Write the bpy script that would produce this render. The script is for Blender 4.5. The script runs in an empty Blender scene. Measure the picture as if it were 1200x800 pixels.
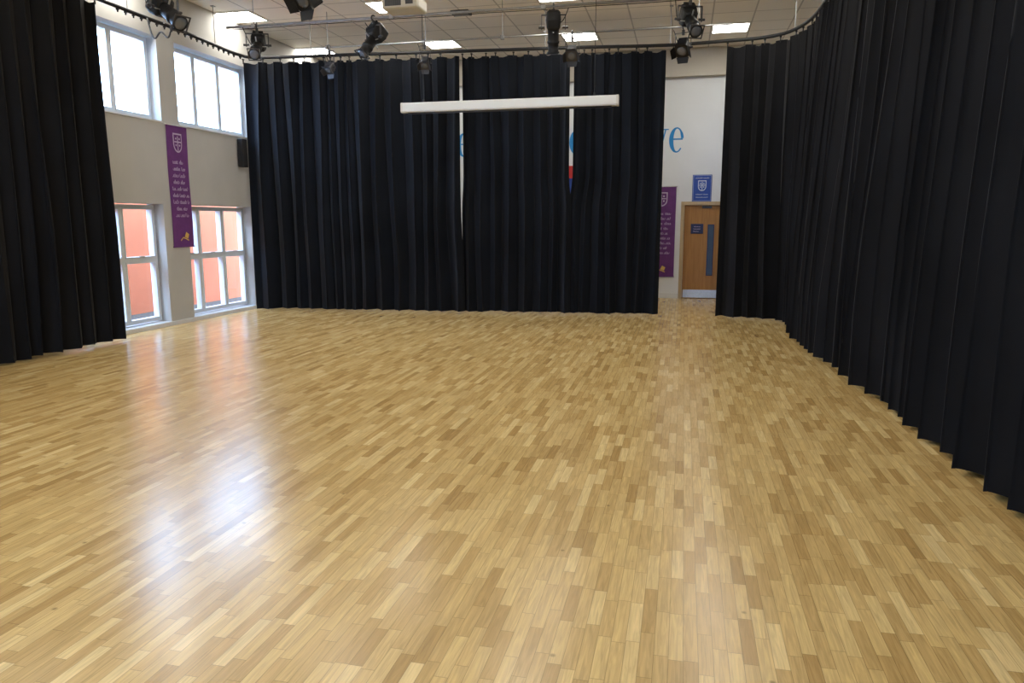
import bpy, math, random
from mathutils import Vector, Matrix
random.seed(7)
SC=bpy.context.scene; COL=SC.collection
SC.view_settings.view_transform='Standard'
SC.view_settings.exposure=0.0

# ---------------------------------------------------------------- materials
def mat(name,color,rough=0.6,metal=0.0,noise=0.06,nscale=6.0,emit=None,estr=0,spec=0.5,sheen=0,bump=0,bscale=200,coat=0):
    m=bpy.data.materials.new(name); m.use_nodes=True
    nt=m.node_tree; b=nt.nodes["Principled BSDF"]
    tc=nt.nodes.new("ShaderNodeTexCoord"); nz=nt.nodes.new("ShaderNodeTexNoise")
    nz.inputs["Scale"].default_value=nscale; nz.inputs["Detail"].default_value=4
    nt.links.new(tc.outputs["Object"],nz.inputs["Vector"])
    r=nt.nodes.new("ShaderNodeValToRGB")
    c=color
    r.color_ramp.elements[0].position=0.3; r.color_ramp.elements[1].position=0.7
    r.color_ramp.elements[0].color=tuple(max(0,x*(1-noise)) for x in c[:3])+(1,)
    r.color_ramp.elements[1].color=tuple(min(1,x*(1+noise)) for x in c[:3])+(1,)
    nt.links.new(nz.outputs["Fac"],r.inputs["Fac"]); nt.links.new(r.outputs["Color"],b.inputs["Base Color"])
    b.inputs["Roughness"].default_value=rough; b.inputs["Metallic"].default_value=metal
    b.inputs["Specular IOR Level"].default_value=spec
    b.inputs["Coat Weight"].default_value=coat
    if sheen: b.inputs["Sheen Weight"].default_value=sheen; b.inputs["Sheen Roughness"].default_value=0.5
    if emit:
        b.inputs["Emission Color"].default_value=tuple(emit)+(1,); b.inputs["Emission Strength"].default_value=estr
    return m

M_wall=mat("painted_plaster",(0.45,0.44,0.415),0.85,noise=0.03,nscale=2)
M_wallb=mat("painted_plaster_white",(0.72,0.74,0.76),0.8,noise=0.02,nscale=2)
M_bulk=mat("bulkhead_paint",(0.56,0.52,0.45),0.85,noise=0.03,nscale=2)
M_trim=mat("white_gloss_trim",(0.66,0.67,0.68),0.4,noise=0.02)
M_upvc=mat("window_frame_white",(0.64,0.69,0.74),0.35,noise=0.02)
M_curt=mat("black_velour",(0.0080,0.0080,0.0090),0.95,noise=0.25,nscale=1.2,spec=0.12,sheen=0.04)
M_curtb=mat("black_velour_bluish_light",(0.0062,0.0077,0.0112),0.95,noise=0.25,nscale=1.2,spec=0.12,sheen=0.04)  # same black cloth at the back, its bluish lighting put into the colour
M_black=mat("black_metal",(0.012,0.012,0.013),0.55,noise=0.2,spec=.3)
M_dark=mat("dark_grey_metal",(0.05,0.05,0.055),0.45,metal=0.3,noise=0.15)
M_steel=mat("galvanised_steel",(0.30,0.30,0.30),0.5,metal=0.5,noise=0.1,nscale=20)
M_ali=mat("brushed_aluminium",(0.56,0.56,0.55),0.45,metal=0.8,noise=0.08,nscale=30)
M_white=mat("white_plastic",(0.66,0.66,0.63),0.4,noise=0.02)
M_cream=mat("cream_plastic",(0.58,0.55,0.48),0.45,noise=0.03)
M_led=mat("led_diffuser",(0.9,0.9,0.9),0.5,emit=(1.0,0.96,0.88),estr=26)
M_lens=mat("lantern_lens",(0.10,0.11,0.13),0.08,noise=0.2,coat=1)
M_purple=mat("purple_banner_cloth",(0.125,0.030,0.165),0.75,noise=0.12,nscale=8)
M_lilac=mat("pale_lilac_print",(0.50,0.42,0.58),0.7)
M_gold=mat("yellow_print",(0.65,0.43,0.12),0.7)
M_bluesign=mat("royal_blue_sign",(0.018,0.065,0.34),0.6)
M_navy=mat("navy_sign",(0.02,0.03,0.10),0.6)
M_signwhite=mat("white_print",(0.6,0.65,0.75),0.6)
M_letter=mat("blue_wall_letter",(0.012,0.23,0.58),0.5)
M_red=mat("red_print",(0.5,0.03,0.03),0.5)
M_orange=mat("orange_render",(0.66,0.185,0.080),0.9,noise=0.08,nscale=1.5)
M_ground=mat("grey_gravel",(0.055,0.045,0.032),0.95,noise=0.4,nscale=14)
M_cable=mat("black_rubber_cable",(0.01,0.01,0.01),0.6)
M_grille=mat("speaker_grille",(0.02,0.02,0.022),0.7,noise=0.5,nscale=120)

def glassmat():
    m=bpy.data.materials.new("window_glass"); m.use_nodes=True; nt=m.node_tree; nt.nodes.clear()
    o=nt.nodes.new("ShaderNodeOutputMaterial"); mx=nt.nodes.new("ShaderNodeMixShader")
    t=nt.nodes.new("ShaderNodeBsdfTransparent"); g=nt.nodes.new("ShaderNodeBsdfGlossy"); fr=nt.nodes.new("ShaderNodeLayerWeight")
    g.inputs["Roughness"].default_value=0.02; t.inputs["Color"].default_value=(0.95,0.97,0.98,1)
    pw=nt.nodes.new("ShaderNodeMath"); pw.operation='POWER'; pw.inputs[1].default_value=5.0
    ad=nt.nodes.new("ShaderNodeMath"); ad.operation='MULTIPLY_ADD'; ad.inputs[1].default_value=0.8; ad.inputs[2].default_value=0.04
    fr.inputs["Blend"].default_value=0.5
    nt.links.new(fr.outputs["Facing"],pw.inputs[0]); nt.links.new(pw.outputs[0],ad.inputs[0])
    nt.links.new(ad.outputs[0],mx.inputs[0]); nt.links.new(t.outputs[0],mx.inputs[1]); nt.links.new(g.outputs[0],mx.inputs[2])
    nt.links.new(mx.outputs[0],o.inputs[0]); return m
M_glass=glassmat()

def woodmat(name,c1,c2,rough=0.4):
    m=bpy.data.materials.new(name); m.use_nodes=True; nt=m.node_tree; b=nt.nodes["Principled BSDF"]
    tc=nt.nodes.new("ShaderNodeTexCoord"); mp=nt.nodes.new("ShaderNodeMapping")
    mp.inputs["Scale"].default_value=(14,14,0.8)
    nz=nt.nodes.new("ShaderNodeTexNoise"); nz.inputs["Scale"].default_value=2; nz.inputs["Detail"].default_value=6
    r=nt.nodes.new("ShaderNodeValToRGB"); r.color_ramp.elements[0].color=c1+(1,); r.color_ramp.elements[1].color=c2+(1,)
    r.color_ramp.elements[0].position=.3; r.color_ramp.elements[1].position=.7
    nt.links.new(tc.outputs["Object"],mp.inputs["Vector"]); nt.links.new(mp.outputs[0],nz.inputs["Vector"])
    nt.links.new(nz.outputs["Fac"],r.inputs[0]); nt.links.new(r.outputs[0],b.inputs["Base Color"]); b.inputs["Roughness"].default_value=rough
    return m
M_door=woodmat("oak_veneer_door",(0.33,0.15,0.040),(0.44,0.215,0.062),.6)
M_doorframe=woodmat("pale_timber_frame",(0.46,0.33,0.18),(0.54,0.40,0.23),.6)

def floormat():
    m=bpy.data.materials.new("oak_strip_parquet"); m.use_nodes=True; nt=m.node_tree; N=nt.nodes; Lk=nt.links
    b=N["Principled BSDF"]
    tc=N.new("ShaderNodeTexCoord"); sp=N.new("ShaderNodeSeparateXYZ"); Lk.new(tc.outputs["Object"],sp.inputs[0])
    def mt(op,a,bb=None,c=None):
        n=N.new("ShaderNodeMath"); n.operation=op
        for i,v in enumerate((a,bb,c)):
            if v is None: continue
            if isinstance(v,(int,float)): n.inputs[i].default_value=v
            else: Lk.new(v,n.inputs[i])
        return n.outputs[0]
    W=0.056; Ln=0.31
    xs=mt('DIVIDE',sp.outputs[0],W); col=mt('FLOOR',xs); fx=mt('FRACT',xs)
    wn=N.new("ShaderNodeTexWhiteNoise"); wn.noise_dimensions='1D'; Lk.new(col,wn.inputs["W"])
    ys=mt('DIVIDE',sp.outputs[1],Ln)
    w=mt('ADD',mt('ADD',ys,mt('MULTIPLY',wn.outputs["Value"],7.3)),mt('MULTIPLY',col,57.0))
    v1=N.new("ShaderNodeTexVoronoi"); v1.voronoi_dimensions='1D'; v1.inputs["Scale"].default_value=1; v1.inputs["Randomness"].default_value=0.6
    v2=N.new("ShaderNodeTexVoronoi"); v2.voronoi_dimensions='1D'; v2.feature='DISTANCE_TO_EDGE'; v2.inputs["Scale"].default_value=1; v2.inputs["Randomness"].default_value=0.6
    Lk.new(w,v1.inputs["W"]); Lk.new(w,v2.inputs["W"])
    sc=N.new("ShaderNodeSeparateColor"); Lk.new(v1.outputs["Color"],sc.inputs[0])
    ramp=N.new("ShaderNodeValToRGB"); e=ramp.color_ramp.elements
    e[0].position=0.0; e[0].color=(0.375,0.232,0.080,1); e[1].position=1.0; e[1].color=(0.66,0.485,0.225,1)
    for p_,c_ in ((0.10,(0.45,0.29,0.105,1)),(0.45,(0.525,0.354,0.135,1)),(0.86,(0.59,0.412,0.168,1))):
        q=e.new(p_); q.color=c_
    Lk.new(sc.outputs[0],ramp.inputs[0])
    cb=N.new("ShaderNodeCombineXYZ")
    Lk.new(mt('MULTIPLY',sp.outputs[0],70.0),cb.inputs[0]); Lk.new(mt('MULTIPLY',sp.outputs[1],4.0),cb.inputs[1]); Lk.new(mt('MULTIPLY',sc.outputs[1],50.0),cb.inputs[2])
    g=N.new("ShaderNodeTexNoise"); g.inputs["Scale"].default_value=1; g.inputs["Detail"].default_value=6; g.inputs["Distortion"].default_value=1.2
    Lk.new(cb.outputs[0],g.inputs["Vector"])
    gm=mt('MULTIPLY_ADD',g.outputs["Fac"],0.95,0.525)
    kv=N.new("ShaderNodeTexVoronoi"); kv.inputs["Scale"].default_value=3.6; Lk.new(tc.outputs["Object"],kv.inputs["Vector"])
    kn=N.new("ShaderNodeMapRange"); kn.inputs["From Min"].default_value=0.02; kn.inputs["From Max"].default_value=0.055; kn.inputs["To Min"].default_value=0.5; kn.inputs["To Max"].default_value=1.0
    Lk.new(kv.outputs["Distance"],kn.inputs["Value"])
    ex=mt('MINIMUM',fx,mt('SUBTRACT',1.0,fx))
    jx=mt('LESS_THAN',ex,0.022); jy=mt('LESS_THAN',v2.outputs["Distance"],0.0045)
    j=mt('MAXIMUM',jx,jy)
    jm=mt('SUBTRACT',1.0,mt('MULTIPLY',j,0.42))
    tot=mt('MULTIPLY',mt('MULTIPLY',gm,jm),kn.outputs[0])
    mx=N.new("ShaderNodeVectorMath"); mx.operation='SCALE'; Lk.new(ramp.outputs[0],mx.inputs[0]); Lk.new(tot,mx.inputs["Scale"])
    Lk.new(mx.outputs[0],b.inputs["Base Color"])
    rn=N.new("ShaderNodeTexNoise"); rn.inputs["Scale"].default_value=0.9; Lk.new(tc.outputs["Object"],rn.inputs["Vector"])
    Lk.new(mt('MULTIPLY_ADD',rn.outputs["Fac"],0.03,mt('MULTIPLY_ADD',sc.outputs[2],0.01,0.22)),b.inputs["Roughness"])
    b.inputs["Specular IOR Level"].default_value=0.65
    bp=N.new("ShaderNodeBump"); bp.inputs["Strength"].default_value=0.04; bp.inputs["Distance"].default_value=0.002
    Lk.new(g.outputs["Fac"],bp.inputs["Height"]); Lk.new(bp.outputs[0],b.inputs["Normal"])
    return m
M_floor=floormat()

def ceilmat():
    m=bpy.data.materials.new("suspended_ceiling_tiles"); m.use_nodes=True; nt=m.node_tree; N=nt.nodes; Lk=nt.links; b=N["Principled BSDF"]
    tc=N.new("ShaderNodeTexCoord"); mp=N.new("ShaderNodeMapping"); mp.inputs["Location"].default_value=(8.05+7*2,-14.5325+0.675*40,0)
    br=N.new("ShaderNodeTexBrick"); br.offset=0; br.inputs["Scale"].default_value=1; br.inputs["Brick Width"].default_value=0.7; br.inputs["Row Height"].default_value=0.675
    br.inputs["Mortar Size"].default_value=0.013; br.inputs["Mortar Smooth"].default_value=0
    br.inputs["Color1"].default_value=(0.88,0.83,0.745,1); br.inputs["Color2"].default_value=(0.84,0.79,0.71,1); br.inputs["Mortar"].default_value=(0.52,0.48,0.43,1)
    Lk.new(tc.outputs["Object"],mp.inputs[0]); Lk.new(mp.outputs[0],br.inputs["Vector"])
    Lk.new(br.outputs["Color"],b.inputs["Base Color"]); b.inputs["Roughness"].default_value=0.9
    return m
M_ceil=ceilmat()

# ---------------------------------------------------------------- mesh builder
class B:
    def __init__(s): s.v=[]; s.f=[]
    def box(s,a,b,mtx=None):
        n=len(s.v)
        for z in (a[2],b[2]):
            for (x,y) in ((a[0],a[1]),(b[0],a[1]),(b[0],b[1]),(a[0],b[1])):
                p=Vector((x,y,z)); s.v.append(mtx@p if mtx else p)
        for q in ((3,2,1,0),(4,5,6,7),(0,1,5,4),(1,2,6,5),(2,3,7,6),(3,0,4,7)): s.f.append([n+i for i in q])
        return s
    def loft(s,rings,cap=True,mtx=None):
        base=len(s.v); k=len(rings[0])
        for r in rings:
            for p in r:
                p=Vector(p); s.v.append(mtx@p if mtx else p)
        for i in range(len(rings)-1):
            for j in range(k):
                a=base+i*k+j; b2=base+i*k+(j+1)%k
                s.f.append([a,b2,b2+k,a+k])
        if cap:
            s.f.append([base+j for j in reversed(range(k))]); s.f.append([base+(len(rings)-1)*k+j for j in range(k)])
        return s
    def tube(s,pts,r,seg=8,mtx=None):
        pts=[Vector(p) for p in pts]; rings=[]
        for i,p in enumerate(pts):
            t=(pts[min(i+1,len(pts)-1)]-pts[max(i-1,0)]).normalized()
            up=Vector((0,0,1)) if abs(t.z)<0.95 else Vector((1,0,0))
            u=t.cross(up).normalized(); w=t.cross(u).normalized()
            rr=r[i] if isinstance(r,(list,tuple)) else r
            rings.append([p+u*math.cos(2*math.pi*j/seg)*rr+w*math.sin(2*math.pi*j/seg)*rr for j in range(seg)])
        return s.loft(rings,True,mtx)
    def ribbon(s,pts,w,y=-0.006,th=0.0):
        n=len(s.v); P=[Vector((p[0],0,p[1])) for p in pts]
        for i,p in enumerate(P):
            t=(P[min(i+1,len(P)-1)]-P[max(i-1,0)]).normalized(); nn=Vector((-t.z,0,t.x))
            ww=(w[i] if isinstance(w,(list,tuple)) else w)/2
            s.v.append(p+nn*ww+Vector((0,y,0))); s.v.append(p-nn*ww+Vector((0,y,0)))
        for i in range(len(P)-1): s.f.append([n+2*i,n+2*i+1,n+2*i+3,n+2*i+2])
        return s
    def poly(s,pts,y=-0.006):
        n=len(s.v)
        for p in pts: s.v.append(Vector((p[0],y,p[1])))
        s.f.append(list(range(n,n+len(pts)))); return s
    def obj(s,name,m,parent=None,smooth=False,bevel=0,loc=None):
        me=bpy.data.meshes.new(name); me.from_pydata([tuple(v) for v in s.v],[],s.f); me.materials.append(m); me.update()
        if smooth: me.polygons.foreach_set("use_smooth",[True]*len(me.polygons))
        o=bpy.data.objects.new(name,me); COL.objects.link(o)
        if parent: o.parent=parent
        if loc: o.location=loc
        if bevel:
            bv=o.modifiers.new("bevel",'BEVEL'); bv.width=bevel; bv.segments=2; bv.limit_method='ANGLE'
        return o
def empty(name,loc,rz=0,**kw):
    o=bpy.data.objects.new(name,None); o.empty_display_size=0.1; o.location=loc; o.rotation_euler=(0,0,rz); COL.objects.link(o)
    for k,v in kw.items(): o[k]=v
    return o
def tag(o,label=None,category=None,group=None,kind=None):
    if label:o["label"]=label
    if category:o["category"]=category
    if group:o["group"]=group
    if kind:o["kind"]=kind
    return o
def struct(o,label=None,category=None): return tag(o,label,category,kind="structure")

XL,XR,YB,YF,H=-8.0,2.65,16.45,-3.0,5.2
# ---------------------------------------------------------------- shell
struct(B().box((XL-.3,YF-.2,-.1),(XR+.2,YB+.3,0)).obj("floor",M_floor),"glossy honey oak strip parquet floor","floor")
struct(B().box((XL-.3,YF-.2,H),(XR+.2,YB+.3,H+.1)).obj("ceiling",M_ceil),"beige suspended tile ceiling","ceiling")
up=[(7.85,10.31),(10.72,12.79)]; lo=[(8.05,10.2),(10.78,12.62)]
zu0,zu1,zl0,zl1=3.2,4.46,0.07,1.93
wl=B()
def wallrow(b,z0,z1,holes):
    y=YF
    for h0,h1 in holes:
        b.box((XL-.3,y,z0),(XL,h0,z1)); y=h1
    b.box((XL-.3,y,z0),(XL,YB+.3,z1))
wallrow(wl,0,zl0,[]); wallrow(wl,zl0,zl1,lo); wallrow(wl,zl1,zu0,[]); wallrow(wl,zu0,zu1,up); wallrow(wl,zu1,H,[])
struct(wl.obj("wall_left",M_wall),"cream painted plaster wall with window openings","wall")
struct(B().box((XR,YF,0),(XR+.2,YB+.3,H)).obj("wall_right",M_wall),"cream painted plaster wall","wall")
# unseen wall behind the viewer; its wide window is added for daylight fill
FX0,FX1,FZ0,FZ1=-5.0,-0.5,2.0,3.5
fw=B().box((XL,YF-.2,0),(XR,YF,FZ0)).box((XL,YF-.2,FZ1),(XR,YF,H)).box((XL,YF-.2,FZ0),(FX0,YF,FZ1)).box((FX1,YF-.2,FZ0),(XR,YF,FZ1))
struct(fw.obj("wall_front",M_wall),"cream painted plaster wall with an added fill-light opening","wall")
e=struct(empty("window_5",((FX0+FX1)/2,YF-.1,FZ0)),"added unseen multi-pane window for daylight fill","window")
b=B(); hw=(FX1-FX0)/2; hh=FZ1-FZ0
for x in [-hw+.03+(2*hw-.06)*i/6 for i in range(7)]: b.box((x-.03,-.04,.05),(x+.03,.04,hh-.05))
b.box((-hw,-.04,0),(hw,.04,.05)).box((-hw,-.04,hh-.05),(hw,.04,hh)).box((-hw,-.035,hh/2-.03),(hw,.035,hh/2+.03))
b.obj("window_frame",M_upvc,e)
DX0,DX1,DZ=-0.06,0.98,2.06
bw=B().box((XL,YB,0),(DX0,YB+.3,H)).box((DX1,YB,0),(XR,YB+.3,H)).box((DX0,YB,DZ),(DX1,YB+.3,H)).box((DX0,YB+.25,0),(DX1,YB+.3,DZ))
struct(bw.obj("wall_back",M_wallb),"white painted wall with blue lettering","wall")
struct(B().box((XL,YB-.12,4.64),(XR,YB,H-.005)).obj("trim_1",M_bulk),"beige bulkhead above the white wall","trim")
struct(B().box((XL,YB-.018,0),(DX0-.005,YB,.11)).box((DX1+.005,YB-.018,0),(XR,YB,.11)).obj("baseboard_back",M_trim),"white skirting board","baseboard")
bl=B().box((XL,YF,0),(XL+.02,YB-.02,.065))
struct(bl.obj("baseboard_left",M_trim),"white skirting under the windows","baseboard")
struct(B().box((XL-.05,10.72,3.18),(XL+.015,12.79,3.2)).box((XL-.05,7.85,3.18),(XL+.015,10.31,3.2)).obj("trim_2",M_trim),"white sills below the upper windows","trim")

def window(idx,y0,y1,z0,z1,divs,transom,label):
    e=struct(empty("window_%d"%idx,(XL-.2,(y0+y1)/2,z0)),label,"window")
    yc=(y0+y1)/2; t=.05; d=.04
    b=B()
    def bx(a0,a1,c0,c1,dd=d): b.box((-dd,a0-yc,c0-z0),(dd,a1-yc,c1-z0))
    bx(y0,y1,z0,z0+t); bx(y0,y1,z1-t,z1); bx(y0,y0+t,z0+t,z1-t); bx(y1-t,y1,z0+t,z1-t)
    xs=[y0]+divs+[y1]
    for q in divs: bx(q-.032,q+.032,z0+t,z1-t,d)
    if transom: 
        for i in range(len(xs)-1):
            l=xs[i]+(t if i==0 else .032); r=xs[i+1]-(t if i==len(xs)-2 else .032)
            bx(l,r,transom-.032,transom+.032,d)
    for i in range(len(xs)-1):
        l=xs[i]+(t if i==0 else .032); r=xs[i+1]-(t if i==len(xs)-2 else .032)
        spans=[(z0+t,z1-t)] if not transom else [(z0+t,transom-.032),(transom+.032,z1-t)]
        for s0,s1 in spans:
            w=.018
            for (a0,a1,c0,c1) in ((l,r,s0,s0+w),(l,r,s1-w,s1),(l,l+w,s0+w,s1-w),(r-w,r,s0+w,s1-w)): bx(a0,a1,c0,c1,.048)
    b.obj("window_frame",M_upvc,e)
    g=B(); g.v=[Vector((0,y0+t-yc,t)),Vector((0,y1-t-yc,t)),Vector((0,y1-t-yc,z1-z0-t)),Vector((0,y0+t-yc,z1-z0-t))]; g.f=[[0,1,2,3]]
    g.obj("window_glass",M_glass,e)
    if transom:
        for i in range(len(xs)-1):
            c=(xs[i]+xs[i+1])/2-yc
            B().box((.048,c-.05,transom-z0+.045),(.068,c+.05,transom-z0+.06)).obj("window_handle",M_ali,e)
window(1,7.87,10.29,3.22,4.44,[8.68,9.50],None,"white framed upper window showing bright sky")
window(2,10.74,12.77,3.22,4.44,[11.38,12.05],None,"white framed three-pane upper window showing bright sky")
window(3,8.07,10.18,0.09,1.91,[8.75,9.45],1.07,"white framed floor-level window facing an orange wall")
window(4,10.80,12.60,0.09,1.91,[11.25,11.93],1.07,"white framed floor-level window facing an orange wall")

# door
e=struct(empty("door_1",((DX0+DX1)/2,YB,0)),"light oak veneer door in a timber frame","door")
cx=(DX0+DX1)/2
def bx(b,x0,x1,y0,y1,z0,z1): b.box((x0-cx,y0,z0),(x1-cx,y1,z1)); return b
fr=B(); bx(fr,DX0-.02,DX0+.05,-.02,.12,0,DZ+.02); bx(fr,DX1-.05,DX1+.02,-.02,.12,0,DZ+.02); bx(fr,DX0+.05,DX1-.05,-.02,.12,DZ-.05,DZ+.02)
fr.obj("door_frame",M_doorframe,e)
gx0,gx1,gz0,gz1=.51,.61,.52,1.58; a0,a1=DX0+.055,DX1-.055
lf=B(); bx(lf,a0,gx0,.03,.075,.01,DZ-.055); bx(lf,gx1,a1,.03,.075,.01,DZ-.055); bx(lf,gx0,gx1,.03,.075,.01,gz0); bx(lf,gx0,gx1,.03,.075,gz1,DZ-.055)
lf.obj("door_leaf",M_door,e)
g=B(); bx(g,gx0,gx1,.05,.056,gz0,gz1); g.obj("vision_panel",mat("dark_blue_glass",(0.04,0.07,0.12),0.3),e)
bd=B()
for q in ((gx0-.018,gx0,gz0-.018,gz1+.018),(gx1,gx1+.018,gz0-.018,gz1+.018),(gx0,gx1,gz0-.018,gz0),(gx0,gx1,gz1,gz1+.018)): bx(bd,q[0],q[1],.018,.03,q[2],q[3])
bd.obj("glazing_bead",M_navy,e)
k=B(); bx(k,a0+.02,a1-.02,.022,.03,.02,.19); k.obj("kick_plate",M_ali,e)
h=B(); h.tube([(.80-cx,.03,.9),(.80-cx,-.03,.9),(.80-cx,-.03,1.2),(.80-cx,.03,1.2)],.011); h.obj("door_handle",M_ali,e,True)
h=B(); bx(h,.42,.445,.0,.03,1.96,1.99); bx(h,.36,.56,.0,.03,1.94,1.985); h.obj("door_closer",M_dark,e)

# ---------------------------------------------------------------- flat graphics
def shield(b,cx,cz,w,h,y):
    pts=[(cx-w/2,cz+h/2),(cx-w/2,cz-h*.05)]
    for i in range(7):
        t=i/6; pts.append((cx-w/2*math.cos(t*math.pi/2),cz-h*.05-h*.45*math.sin(t*math.pi/2)))
    for i in range(5,-1,-1):
        t=i/6; pts.append((cx+w/2*math.cos(t*math.pi/2),cz-h*.05-h*.45*math.sin(t*math.pi/2)))
    pts+= [(cx+w/2,cz+h/2)]
    b.poly(list(reversed(pts)),y)
def crest(par,cx,cz,w,h,y,m1,m2):
    b=B(); shield(b,cx,cz,w,h,y); b.obj("crest",m1,par)
    b=B(); shield(b,cx,cz,w*.82,h*.84,y-.002)
    b.obj("crest_field",m2,par)
    b=B()
    b.ribbon([(cx,cz+h*.35),(cx,cz-h*.4)],w*.09,y-.004); b.ribbon([(cx-w*.38,cz+h*.05),(cx+w*.38,cz+h*.05)],h*.07,y-.0045)
    for sx,sz in ((-1,1),(1,1),(-1,-1),(1,-1)):
        qx=cx+sx*w*.2; qz=cz+h*.05+sz*h*.17
        b.poly([(qx+w*.08*math.cos(a*math.pi/4),qz+w*.08*math.sin(a*math.pi/4)) for a in range(8)],y-.004)
    b.obj("crest_charge",m1,par)
def script_lines(par,cx,z0,n,w,dz,hh,y,m,seed,name="lettering",lw=.0085):
    rr=random.Random(seed)
    for i in range(n):
        b=B()
        ww=w*rr.uniform(.6,1); x=cx-ww/2; z=z0-i*dz
        while x<cx+ww/2-.03:
            L=min(rr.uniform(.07,.16),cx+ww/2-x); k=max(6,int(L/.0025)); pts=[]
            ph=rr.uniform(0,6); fr_=rr.uniform(210,260); f2=rr.uniform(40,75)
            for j in range(k+1):
                t=j/k; a=t*L*fr_+ph
                pts.append((x+L*t+hh*.22*math.sin(a+1.2),z+hh*(.35*math.sin(a)+.55*max(0,math.sin(t*L*f2+ph))**3*max(0,math.sin(a)))))
            b.ribbon(pts,lw,y); x+=L+hh*.7
        b.obj(name,m,par)
def banner(loc,rz,w,h,label,seed):
    e=tag(empty("wall_banner",loc,rz),label,"banner","purple school banners")
    b=B(); n=24
    for i in range(n+1):
        z=h*i/n; y=-.012-.006*math.sin(z*4)
        for x in (-w/2,w/2):
            b.v.append(Vector((x,y,z))); b.v.append(Vector((x,y+.003,z)))
    for i in range(n):
        q=i*4; b.f+= [[q,q+2,q+6,q+4],[q+1,q+5,q+7,q+3],[q,q+4,q+5,q+1],[q+2,q+3,q+7,q+6]]
    b.obj("banner_cloth",M_purple,e)
    B().tube([(-w/2-.02,-.014,h),(w/2+.02,-.014,h)],.010).obj("banner_rod",M_ali,e,True)
    B().tube([(-w/2-.01,-.014,0),(w/2+.01,-.014,0)],.009).obj("banner_rod",M_purple,e,True)
    crest(e,0,h-.27,w*.42,.30,-.022,M_lilac,M_purple)
    script_lines(e,0,h-.58,9,w*.82,.105,.05,-.022,M_lilac,seed,lw=.0075)
    b=B(); b.poly([(.02,.16),(.10,.13),(.13,.20),(.06,.24)],-.022); b.ribbon([(-.08,.10),(-.02,.15),(.05,.13),(.12,.10)],.018,-.022); b.obj("gold_emblem",M_gold,e)
    return e
banner((XL,10.62,1.25),math.pi/2,.50,1.92,"tall purple banner with crest on the pier between windows",3)
banner((-.50,YB,.47),0,.62,1.93,"tall purple banner with pale crest beside the oak door",9)

e=tag(empty("wall_sign",(.34,YB,2.08)),"royal blue sign with white crest above the door","sign")
B().box((-.2,-.012,0),(.2,0,.56)).obj("sign_board",M_bluesign,e,bevel=.01)
B().box((-.185,-.014,.015),(.185,-.012,.02)).box((-.185,-.014,.54),(.185,-.012,.545)).box((-.185,-.014,.02),(-.18,-.012,.54)).box((.18,-.014,.02),(.185,-.012,.54)).obj("sign_border",M_signwhite,e)
crest(e,0,.33,.17,.22,-.015,M_signwhite,M_bluesign)
script_lines(e,0,.15,2,.30,.06,.018,-.016,M_signwhite,5,lw=.006)
script_lines(e,0,.49,1,.30,.06,.018,-.016,M_signwhite,6,lw=.006)
e=tag(empty("door_sign",(.27,YB+.03,1.40)),"small navy notice fixed to the oak door","sign")
B().box((-.13,-.01,0),(.13,0,.21)).obj("sign_board",M_navy,e,bevel=.006)
script_lines(e,0,.15,3,.20,.05,.018,-.013,M_lilac,8,lw=.006)

e=tag(empty("wall_lettering",(0,YB,3.10)),"large blue serif lettering painted on the white wall","lettering")
def let_e(cx,z0=0,s=1):
    b=B(); pts=[];w=[]
    rx,ry=.110*s,.235*s
    for i in range(41):
        a=math.radians(8+ (318-8)*i/40)
        pts.append((cx+rx*math.cos(a),z0+.255*s+ry*math.sin(a)))
        w.append(s*(.026+.060*max(0,-math.cos(a))**1.3+(.03*math.exp(-((math.degrees(a)-20)/25)**2))))
    b.ribbon(pts,w,-.006); b.ribbon([(cx-rx*.9,z0+.272*s),(cx+rx*1.05,z0+.272*s)],.026*s,-.0065)
    return b.obj("letter",M_letter,e)
def let_v(cx,z0=0,s=1):
    b=B(); b.ribbon([(cx-.12*s,z0+.47*s),(cx+.0*s,z0)],.07*s,-.006); b.ribbon([(cx+.0*s,z0),(cx+.11*s,z0+.47*s)],.026*s,-.0062)
    b.ribbon([(cx-.19*s,z0+.47*s),(cx-.05*s,z0+.47*s)],.022*s,-.0064); b.ribbon([(cx+.05*s,z0+.47*s),(cx+.17*s,z0+.47*s)],.022*s,-.0064)
    return b.obj("letter",M_letter,e)
let_v(-.57,0,1.04); let_e(-.22,0,1.05); let_e(-2.36,0,1.05); let_e(-4.93,0,1.05)
e=tag(empty("notice_poster",(-2.45,YB,2.25)),"red and blue poster on the white wall","poster")
B().box((-.25,-.008,0),(.25,0,.35)).obj("poster_panel",M_bluesign,e)
B().box((-.25,-.010,.35),(.25,0,.62)).obj("poster_heading",M_red,e)

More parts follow.
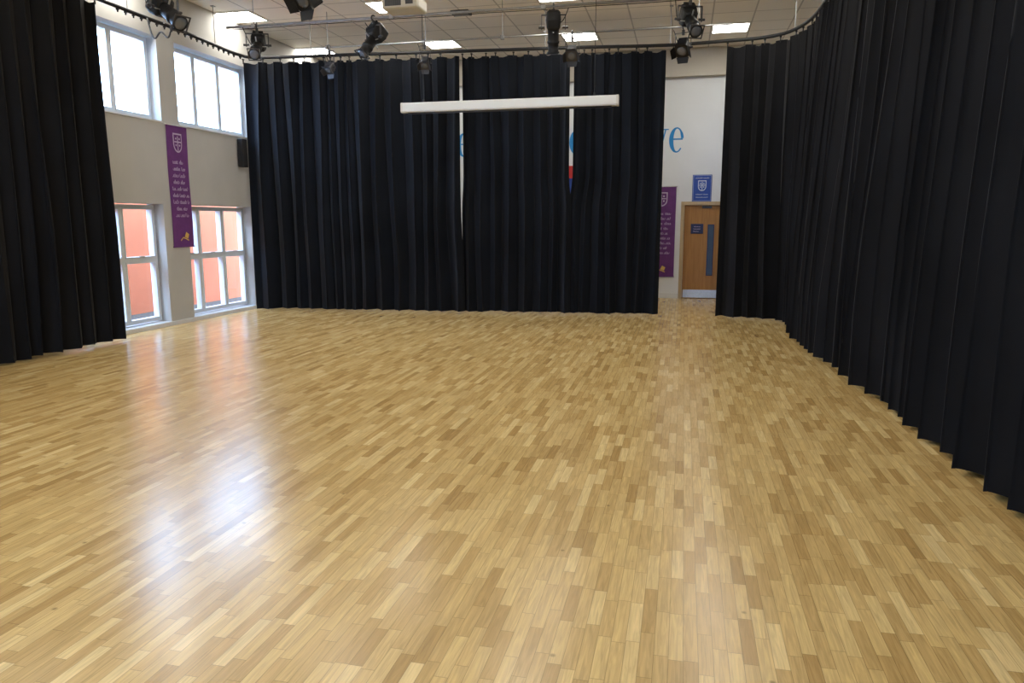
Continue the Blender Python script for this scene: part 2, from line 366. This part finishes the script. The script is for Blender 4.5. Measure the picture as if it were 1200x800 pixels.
# ---------------------------------------------------------------- curtains
def catmull(P,n=14):
    P=[Vector(p) for p in P]; out=[]
    Q=[2*P[0]-P[1]]+P+[2*P[-1]-P[-2]]
    for i in range(1,len(Q)-2):
        for k in range(n):
            t=k/n
            out.append(.5*((2*Q[i])+(-Q[i-1]+Q[i+1])*t+(2*Q[i-1]-5*Q[i]+4*Q[i+1]-Q[i+2])*t*t+(-Q[i-1]+3*Q[i]-3*Q[i+1]+Q[i+2])*t**3))
    out.append(P[-1]); return out
def path_sampler(P):
    pts=catmull(P); cum=[0]
    for i in range(1,len(pts)): cum.append(cum[-1]+(pts[i]-pts[i-1]).length)
    def at(s):
        if s<=0: d=(pts[1]-pts[0]).normalized(); return pts[0]+d*s,d
        if s>=cum[-1]: d=(pts[-1]-pts[-2]).normalized(); return pts[-1]+d*(s-cum[-1]),d
        lo_,hi=0,len(cum)-1
        while hi-lo_>1:
            m_=(lo_+hi)//2
            if cum[m_]<=s: lo_=m_
            else: hi=m_
        d=pts[hi]-pts[lo_]; L=max(d.length,1e-6); return pts[lo_]+d*((s-cum[lo_])/L),d/L
    return at,cum[-1]
ZT,Z0=4.49,.035
def curtain(P,label,m,seed,pitch=(.16,.30),amp=(.24,.40),flare0=0,flare1=0,zf=(1.6,2.9),topz=ZT,cap=.12,track=None):
    rr=random.Random(seed); at,L=path_sampler([(p[0],p[1],0) for p in P])
    attop,Lt=path_sampler([(p[0],p[1],0) for p in (track or P)])
    folds=[];s=0
    while s<L:
        w=pitch[0]+(pitch[1]-pitch[0])*rr.random()**1.3; folds.append([s,w,min(cap,w*rr.uniform(*amp)),rr.uniform(-1,1),rr.uniform(-1,1)]); s+=w
    k=L/s
    for f_ in folds: f_[0]*=k; f_[1]*=k
    mid=((at(L/2)[0]))
    o_loc=Vector((mid.x,mid.y,Z0))
    K=14; NZ=26
    cols=[]
    for fi,(s0,w,A,r1,r2) in enumerate(folds):
        for j in range(K+(1 if fi==len(folds)-1 else 0)): cols.append((fi,j/K))
    b=B()
    def blend(i,t,key):
        f0=folds[i][key]; f1=folds[min(i+1,len(folds)-1)][key]; fm=folds[max(i-1,0)][key]
        return f0*(1-abs(t-.5))+ (f1 if t>.5 else fm)*abs(t-.5)
    for zi in range(NZ+1):
        t=zi/NZ; z=Z0+(topz-Z0)*t; h=1-t
        fl=min(1,max(0,(zf[1]-z)/(zf[1]-zf[0]))); fl=fl*fl*(3-2*fl)
        for fi,u in cols:
            s0,w,_,_,_=folds[fi]
            A=blend(fi,u,2); r1=blend(fi,u,3); r2=blend(fi,u,4)
            s=s0+w*u
            S=-flare0*fl+(s/L)*(L+(flare0+flare1)*fl)
            ph=2*math.pi*u
            drift=.055*r1*math.sin(h*2.6+r2*2)+.035*r2*math.sin(h*5+fi)
            edge=min(1,s/.25,(L-s)/.25); edge=max(edge,0)
            S2=S+(drift+.11*w*math.sin(2*ph))*edge
            p,d=at(S2)
            if track:
                p2,d2=attop(S2*Lt/L); hb=min(1,h*1.2); p=p2.lerp(p,hb); d=d2.lerp(d,hb).normalized()
            nrm=Vector((-d.y,d.x,0))
            a=A*(.45+.6*min(1,h*1.5))*(1+.40*r1*math.sin(h*4+r2*3))
            c=math.sin(ph)+.22*r2*math.sin(2*ph+r1*2+h*1.5)
            q=p+nrm*(a*c+.035*r2*math.sin(h*3+fi*.7))
            zz=z
            if zi==NZ: zz-=.035*(1-abs(math.cos(ph/2)))
            if zi==0: zz+=.014*r1
            b.v.append(Vector((q.x,q.y,zz))-o_loc)
    C_=len(cols)
    for zi in range(NZ):
        for i in range(C_-1):
            a=zi*C_+i; b.f.append([a,a+1,a+C_+1,a+C_])
    o=b.obj("stage_curtain",m,smooth=True); o.location=o_loc
    tag(o,label,"curtain","black stage curtains")
    hk=B().box((-.008,-.008,-.03),(.008,.008,.04)).box((-.016,-.016,.04),(.016,.016,.055))
    first=None; n=0
    for fi,f_ in enumerate(folds):
        p,d=attop((f_[0]+.005)*Lt/L)
        if p.y<4.5: continue
        if first is None: ho=hk.obj("curtain_hook",M_black,o); first=ho
        else: ho=first.copy(); COL.objects.link(ho); ho.parent=o
        ho.location=Vector((p.x,p.y,topz-.0))-o_loc; n+=1
        if n>95: break
    return o
curtain([(-7.62,8.70),(-7.62,6.0),(-7.62,2.5),(-7.62,-1.5)],"black pleated floor-length curtain hanging over the side windows",M_curt,1,(.20,.44),(.26,.36),cap=.13)
curtain([(-7.86,12.42),(-7.1,12.55),(-6,12.65),(-3.915,12.83)],"wide black pleated curtain, blue light in its colour, beside the tall windows",M_curtb,2,(.13,.40),flare1=.05,zf=(.5,2.0))
curtain([(-3.885,12.90),(-2.9,12.96),(-1.995,13.0)],"black pleated curtain, blue light in its colour, between two narrow gaps",M_curtb,3,(.13,.38),flare1=.05,flare0=.03,zf=(1.8,2.5))
curtain([(-1.935,13.06),(-1.2,13.12),(-.40,13.2)],"black pleated curtain, blue light in its colour, next to the doorway opening",M_curtb,4,(.13,.36),flare0=.07,zf=(1.8,2.5))
RT=[(.58,13.12),(1.08,13.04),(1.42,12.82),(1.62,12.4),(1.72,11.8),(1.74,11.1),(1.75,10.3),(1.82,8.9),(1.89,7.5),(1.95,5.9),(1.97,4.5),(2.00,2),(2.03,-1.5)]
RP=[(.58,13.15),(1.12,13.11),(1.50,12.98),(1.70,12.6),(1.72,11.9),(1.64,11.1),(1.61,10.3),(1.75,8.9),(1.85,7.5),(1.92,5.9),(1.94,4.5),(1.99,2),(2.03,-1.5)]
curtain(RP,"long heavy black pleated curtain sweeping along the side wall",M_curt,6,(.20,.46),(.26,.38),cap=.14,track=RT)

TP=[(-7.66,-1.5),(-7.68,4),(-7.70,8.6),(-7.72,9.6),(-7.72,10.6),(-7.78,11.5),(-7.80,12.2),(-7.55,12.50),(-6.0,12.65),(-3.9,12.84),(-1.9,13.02),(-.4,13.2)]+RT
TZ=4.575
e=tag(empty("curtain_track",(0,0,TZ)),"curved black curtain track hung below the ceiling","curtain track")
lp=catmull([(x,y,0) for x,y in TP],8)
B().tube(lp,.028,8).obj("track_rail",M_black,e,True)
at,L=path_sampler([(x,y,0) for x,y in TP]); s=.4
rod0=None
while s<L:
    p,d=at(s)
    if p.y>4:
        if rod0 is None: rod0=B().tube([(0,0,.02),(0,0,H-TZ)],.007,6).box((-.03,-.03,H-TZ-.012),(.03,.03,H-TZ)).obj("hanger_rod",M_steel,e); r=rod0
        else: r=rod0.copy(); COL.objects.link(r); r.parent=e
        r.location=(p.x,p.y,0)
    s+=2.1
hk0=None; s=10.7
while s<14.0:
    p,d=at(s)
    if p.y<12.3:
        if hk0 is None: hk0=B().box((-.008,-.008,-.07),(.008,.008,-.02)).box((-.016,-.016,-.045),(.016,.016,-.026)).obj("runner_hook",M_black,e); r=hk0
        else: r=hk0.copy(); COL.objects.link(r); r.parent=e
        r.location=(p.x,p.y,0)
    s+=.16

def bar(x0,x1,y,z,label,rad=.022,step=2.4):
    e=tag(empty("lighting_bar",((x0+x1)/2,y,z)),label,"lighting bar","suspended lighting bars")
    c=(x0+x1)/2
    B().tube([(x0-c,0,0),(x1-c,0,0)],rad,12).obj("bar_tube",M_steel,e,True)
    x=x0+.5; r0=None
    while x<x1:
        if r0 is None:
            r0=B().tube([(0,0,.02),(0,0,H-z)],.006,6).box((-.03,-.03,-.032),(.03,.03,.032)).obj("hanger_rod",M_steel,e); r=r0
        else: r=r0.copy(); COL.objects.link(r); r.parent=e
        r.location=(x-c,0,0); x+=step
    pp=[];x=x0+.1
    while x<x1-.1: pp.append((x-c,.012,-.030-.006*abs(math.sin(x*2.1)))); x+=.12
    if rad>.02: B().tube(pp,.006,6).obj("bar_cable",M_cable,e,True)
    return e
bar(-7.45,1.25,11.35,4.80,"grey steel lighting bar hung from the ceiling by rods")
bar(-7.45,1.25,8.85,4.72,"grey steel lighting bar carrying black lanterns")
bar(-6.6,.6,12.25,4.62,"slim grey steel bar close to the curtain track",.012,3.1)

def rrect(hw,hh,y,r=.3,n=3):
    pts=[]; rad=min(hw,hh)*r
    for (cx_,cz_,a0_) in ((hw-rad,hh-rad,0),(-hw+rad,hh-rad,90),(-hw+rad,-hh+rad,180),(hw-rad,-hh+rad,270)):
        for i in range(n+1):
            a=math.radians(a0_+90*i/n); pts.append((cx_+rad*math.cos(a),y,cz_+rad*math.sin(a)))
    return pts
def ring(r,y,n=20): return [(r*math.cos(2*math.pi*i/n),y,r*math.sin(2*math.pi*i/n)) for i in range(n)]
def lantern(x,y,z,pan,tilt,s,kind,label,m=None,drop=.30):
    m=m or M_black
    e=tag(empty("stage_light",(x,y,z),math.radians(pan)),label,"stage light","black stage lanterns")
    S=Matrix.Scale(s,4); T=S@Matrix.Translation((0,0,-drop))@Matrix.Rotation(math.radians(tilt),4,'X')
    c=B(); pts=[(.0,.038*math.cos(a),.038*math.sin(a)) for a in [math.radians(q) for q in range(-90,181,30)]]
    c.tube([(0,0,-.10),(0,0,-.05)]+pts,.012,6); c.box((-.018,-.02,-.12),(.018,.02,-.045)); c.tube([(0,-.03,-.07),(0,-.08,-.07)],.006,6)
    c.obj("hook_clamp",M_dark,e)
    yk=B(); W=.17
    for a,b_ in (((-W,-.018,-.13),(W,.018,-.118)),((-W-.01,-.018,-drop-.03),(-W,.018,-.118)),((W,-.018,-drop-.03),(W+.01,.018,-.118))):
        yk.box(tuple(q*s for q in a),tuple(q*s for q in b_))
    yk.tube([((-W-.05)*s,0,-drop*s),((-W+.04)*s,0,-drop*s)],.018*s,8); yk.tube([((W-.04)*s,0,-drop*s),((W+.05)*s,0,-drop*s)],.018*s,8)
    yk.tube([(0,0,-.128*s),(0,0,-.09)],.012,6)
    yk.obj("yoke",M_dark,e)
    if kind=='fresnel':
        b=B(); b.loft([rrect(.08,.08,-.19),rrect(.115,.12,-.165),rrect(.13,.135,-.05),rrect(.13,.135,.10),rrect(.145,.145,.105),rrect(.145,.145,.135)],True,T)
        for i in range(6): b.box((-.10,-.14+i*.035,.135),(.10,-.128+i*.035,.165),T)
        b.box((-.06,-.16,-.16),(.06,.05,-.13),T)
        b.obj("lamp_body",m,e,bevel=.003)
        L=B(); L.loft([ring(.112,.132),ring(.105,.142),ring(.06,.152)],True,T); L.obj("lens",M_lens,e,True)
        for k,(ax,ang) in enumerate((('t',50),('b',50),('l',35),('r',35))):
            d=B(); hw=.14; w2=.11; Ln=.13
            d.v=[]
            prof=[(-hw,0),(hw,0),(w2,Ln),(-w2,Ln)]
            R=Matrix.Rotation(math.radians({'t':0,'r':90,'b':180,'l':270}[ax]),4,'Y')
            Mx=T@R@Matrix.Translation((0,.135,.142))@Matrix.Rotation(math.radians(ang),4,'X')
            for dz in (0,.004):
                for px,py in prof: d.v.append(Mx@Vector((px,py,dz)))
            d.f=[[3,2,1,0],[4,5,6,7],[0,1,5,4],[1,2,6,5],[2,3,7,6],[3,0,4,7]]
            d.obj("barn_door",m,e)
    else:
        b=B(); b.loft([rrect(.07,.09,-.24),rrect(.10,.12,-.21),rrect(.11,.13,-.10),rrect(.10,.11,.0),rrect(.085,.085,.03)],True,T)
        for i in range(5): b.box((-.08,-.20+i*.03,.12),(.08,-.19+i*.03,.155),T)
        b.obj("lamp_body",m,e,bevel=.003)
        b=B(); b.loft([ring(.082,.02),ring(.082,.18),ring(.090,.185),ring(.090,.22),ring(.078,.225),ring(.078,.33),ring(.092,.335),ring(.092,.36)],True,T)
        b.obj("lens_barrel",m,e,True)
        b=B(); b.box((-.10,.36,-.10),(-.085,.372,.10),T).box((.085,.36,-.10),(.10,.372,.10),T).box((-.085,.36,-.10),(.085,.372,-.085),T).box((-.085,.36,.085),(.085,.372,.10),T)
        b.obj("gel_frame",M_dark,e)
        L=B(); L.loft([ring(.076,.358),ring(.07,.366),ring(.035,.372)],True,T); L.obj("lens",M_lens,e,True)
        b=B()
        for q in (-1,1): b.box((q*.085,.045,-.004),(q*.15,.06,.004),T)
        b.box((-.008,.045,.08),(.008,.06,.16),T); b.box((-.008,.06,-.15),(.008,.07,-.08),T); b.obj("shutter_handle",M_ali,e)
    p0=T@Vector((0,-.18,.02)); pts=[]
    for i in range(13):
        t=i/12; q=p0.lerp(Vector((.22*s,0,-.03)),t); q.z-=.18*s*math.sin(math.pi*t); q.y-=.10*s*math.sin(math.pi*t); pts.append(q)
    B().tube(pts,.007,6).obj("power_cable",M_cable,e,True)
    return e
lantern(-6.90,11.35,4.80,200,-35,1.0,'profile',"black profile lantern angled down on a steel bar")
lantern(-4.86,11.35,4.80,150,-50,1.0,'profile',"black profile lantern pointing steeply downward")
lantern(-2.00,11.35,4.80,10,-75,1.0,'profile',"black profile lantern hanging almost straight down")
lantern(-.03,11.35,4.80,200,-40,1.0,'profile',"black profile lantern tilted toward the hall floor")
lantern(-6.70,8.85,4.72,250,-35,1.1,'profile',"large black profile lantern near the side windows",drop=.30)
lantern(-4.65,8.85,4.72,160,-35,.9,'fresnel',"black fresnel lantern with open barn doors",drop=.34)
lantern(-2.25,8.85,4.72,180,-60,.7,'fresnel',"small black fresnel lantern with barn doors")
lantern(-6.08,12.25,4.62,170,-50,.52,'fresnel',"small black fresnel lantern in front of the curtain",M_dark,drop=.66)
lantern(-4.34,12.25,4.62,190,-50,.52,'fresnel',"small black fresnel lantern in front of the curtain",M_dark,drop=.66)
lantern(-1.85,12.25,4.62,180,-40,.62,'fresnel',"black fresnel lantern above the screen housing",M_dark,drop=.50)
lantern(-.12,12.25,4.62,165,-45,.70,'fresnel',"black fresnel lantern with open barn doors by the doorway",drop=.44)

pp=[]
for i in range(40):
    t=i/39; pp.append((.42*t,0,-.30*math.sin(math.pi*t)-.10*math.sin(3*math.pi*t)))
o=B().tube(pp,.012,6).obj("hanging_cable",M_cable,None,True); o.location=(-7.64,9.7,TZ-.03); tag(o,"black rubber cable drooping from the curtain track","cable")

PZ=4.41
e=tag(empty("projector",(-3.63,9.5,PZ)),"cream ceiling-mounted projector on a drop pole","projector")
B().loft([rrect(.23,.06,-.18,.4),rrect(.25,.075,-.15,.4),rrect(.25,.075,.15,.4),rrect(.23,.06,.18,.4)]).obj("projector_body",M_cream,e,bevel=.004)
b=B().box((-.2,-.182,-.04),(.02,-.178,.04))
for i in range(7): b.box((-.2+i*.03,-.186,-.04),(-.185+i*.03,-.182,.04))
b.obj("vent_grille",M_dark,e)
B().box((.08,-.185,-.03),(.18,-.18,.02)).obj("connector_panel",M_dark,e)
B().tube([(.12,.18,0),(.12,.22,0)],.045,16).obj("projector_lens",M_lens,e,True)
B().box((-.12,-.1,.075),(.12,.1,.09)).tube([(0,0,.09),(0,0,H-PZ)],.022,10).box((-.08,-.08,H-PZ-.015),(.08,.08,H-PZ-.001)).obj("ceiling_mount",M_white,e)

e=tag(empty("projection_screen",(-2.63,11.0,3.30)),"long white retracted projection screen housing hung on wires","projection screen")
PR=((-.055,0),(-.065,.02),(-.065,.12),(-.05,.14),(.05,.14),(.065,.12),(.065,.02),(.055,0))
B().loft([[(x,y,z) for (y,z) in PR] for x in (-1.62,1.62)]).obj("screen_housing",M_white,e)
for sx in (-1,1):
    B().loft([[(x,y*1.06,z*1.04-.003) for (y,z) in PR] for x in ((-1.65,-1.62) if sx<0 else (1.62,1.65))]).obj("end_cap",M_cream,e)
    B().tube([(sx*1.3,0,.14),(sx*1.3,0,H-3.30)],.004,6).tube([(sx*1.3,0,.14),(sx*1.3,0,.19)],.014,8).obj("suspension_wire",M_cable,e)
B().tube([(-1.55,0,-.012),(1.55,0,-.012)],.013,8).obj("weight_bar",M_dark,e,True)

e=tag(empty("wall_speaker",(-7.91,12.33,2.64)),"black loudspeaker bracketed to the wall by the curtain","speaker")
B().box((-.06,-.08,0),(.05,.08,.50)).obj("speaker_cabinet",M_black,e,bevel=.012)
B().box((.05,-.065,.03),(.056,.065,.47)).obj("speaker_grille",M_grille,e,bevel=.002)
B().box((-.09,-.03,.2),(-.06,.03,.32)).obj("wall_bracket",M_dark,e)

e=tag(empty("ceiling_vent",(-3.85,12.75,H)),"small grey square fitting on the ceiling tiles","ceiling fitting")  # small grey ceiling box, meant as a vent
B().box((-.16,-.12,-.05),(.16,.12,0)).obj("fitting_housing",M_dark,e,bevel=.01)
B().box((-.13,-.09,-.055),(.13,.09,-.05)).obj("fitting_grille",M_steel,e)

proto=None
for r,y in enumerate((14.87,12.17,9.47,6.77,4.07,1.37,-1.33)):
    for x in (-7.7+.02,-4.9,-2.1,.7):
        e=tag(empty("ceiling_light",(x,y,H)),"square white LED panel set in the tile ceiling","ceiling light","recessed LED ceiling panels")
        if proto is None:
            f_=B().box((-.335,-.32,-.018),(.335,-.295,-.001)).box((-.335,.295,-.018),(.335,.32,-.001)).box((-.335,-.295,-.018),(-.31,.295,-.001)).box((.31,-.295,-.018),(.335,.295,-.001)).obj("light_frame",M_white,e)
            d_=B().box((-.31,-.295,-.014),(.31,.295,-.002)).obj("light_diffuser",M_led,e); proto=(f_,d_)
        else:
            for q in proto: c=q.copy(); COL.objects.link(c); c.parent=e

o=B().box((-40,-40,-.20),(40,60,-.12)).obj("ground",M_ground); struct(o,"grey gravel courtyard ground","ground")
e=tag(empty("neighbouring_building",(-10.3,14,-.12)),"orange rendered building wall across the courtyard","building")
B().box((-3,-10,0),(0,2.2,3.45)).box((-3,2.2,0),(0,20,3.85)).obj("building_wall",M_orange,e)
B().box((-3,-10,3.45),(.06,2.2,3.5)).box((-3,2.2,3.85),(.06,20,3.9)).obj("parapet_coping",M_trim,e)

w=bpy.data.worlds.new("overcast_sky"); SC.world=w; w.use_nodes=True
bg=w.node_tree.nodes["Background"]; bg.inputs[0].default_value=(0.42,0.64,1.0,1); bg.inputs[1].default_value=25

c=bpy.data.cameras.new("camera"); c.sensor_width=36; c.lens=25.8; c.clip_start=.05; c.clip_end=200
co=bpy.data.objects.new("camera",c); COL.objects.link(co); co.location=(0,0,1.65)
co.rotation_euler=(math.pi/2-math.atan(140/860.),0,math.atan(202/871.3)); SC.camera=co
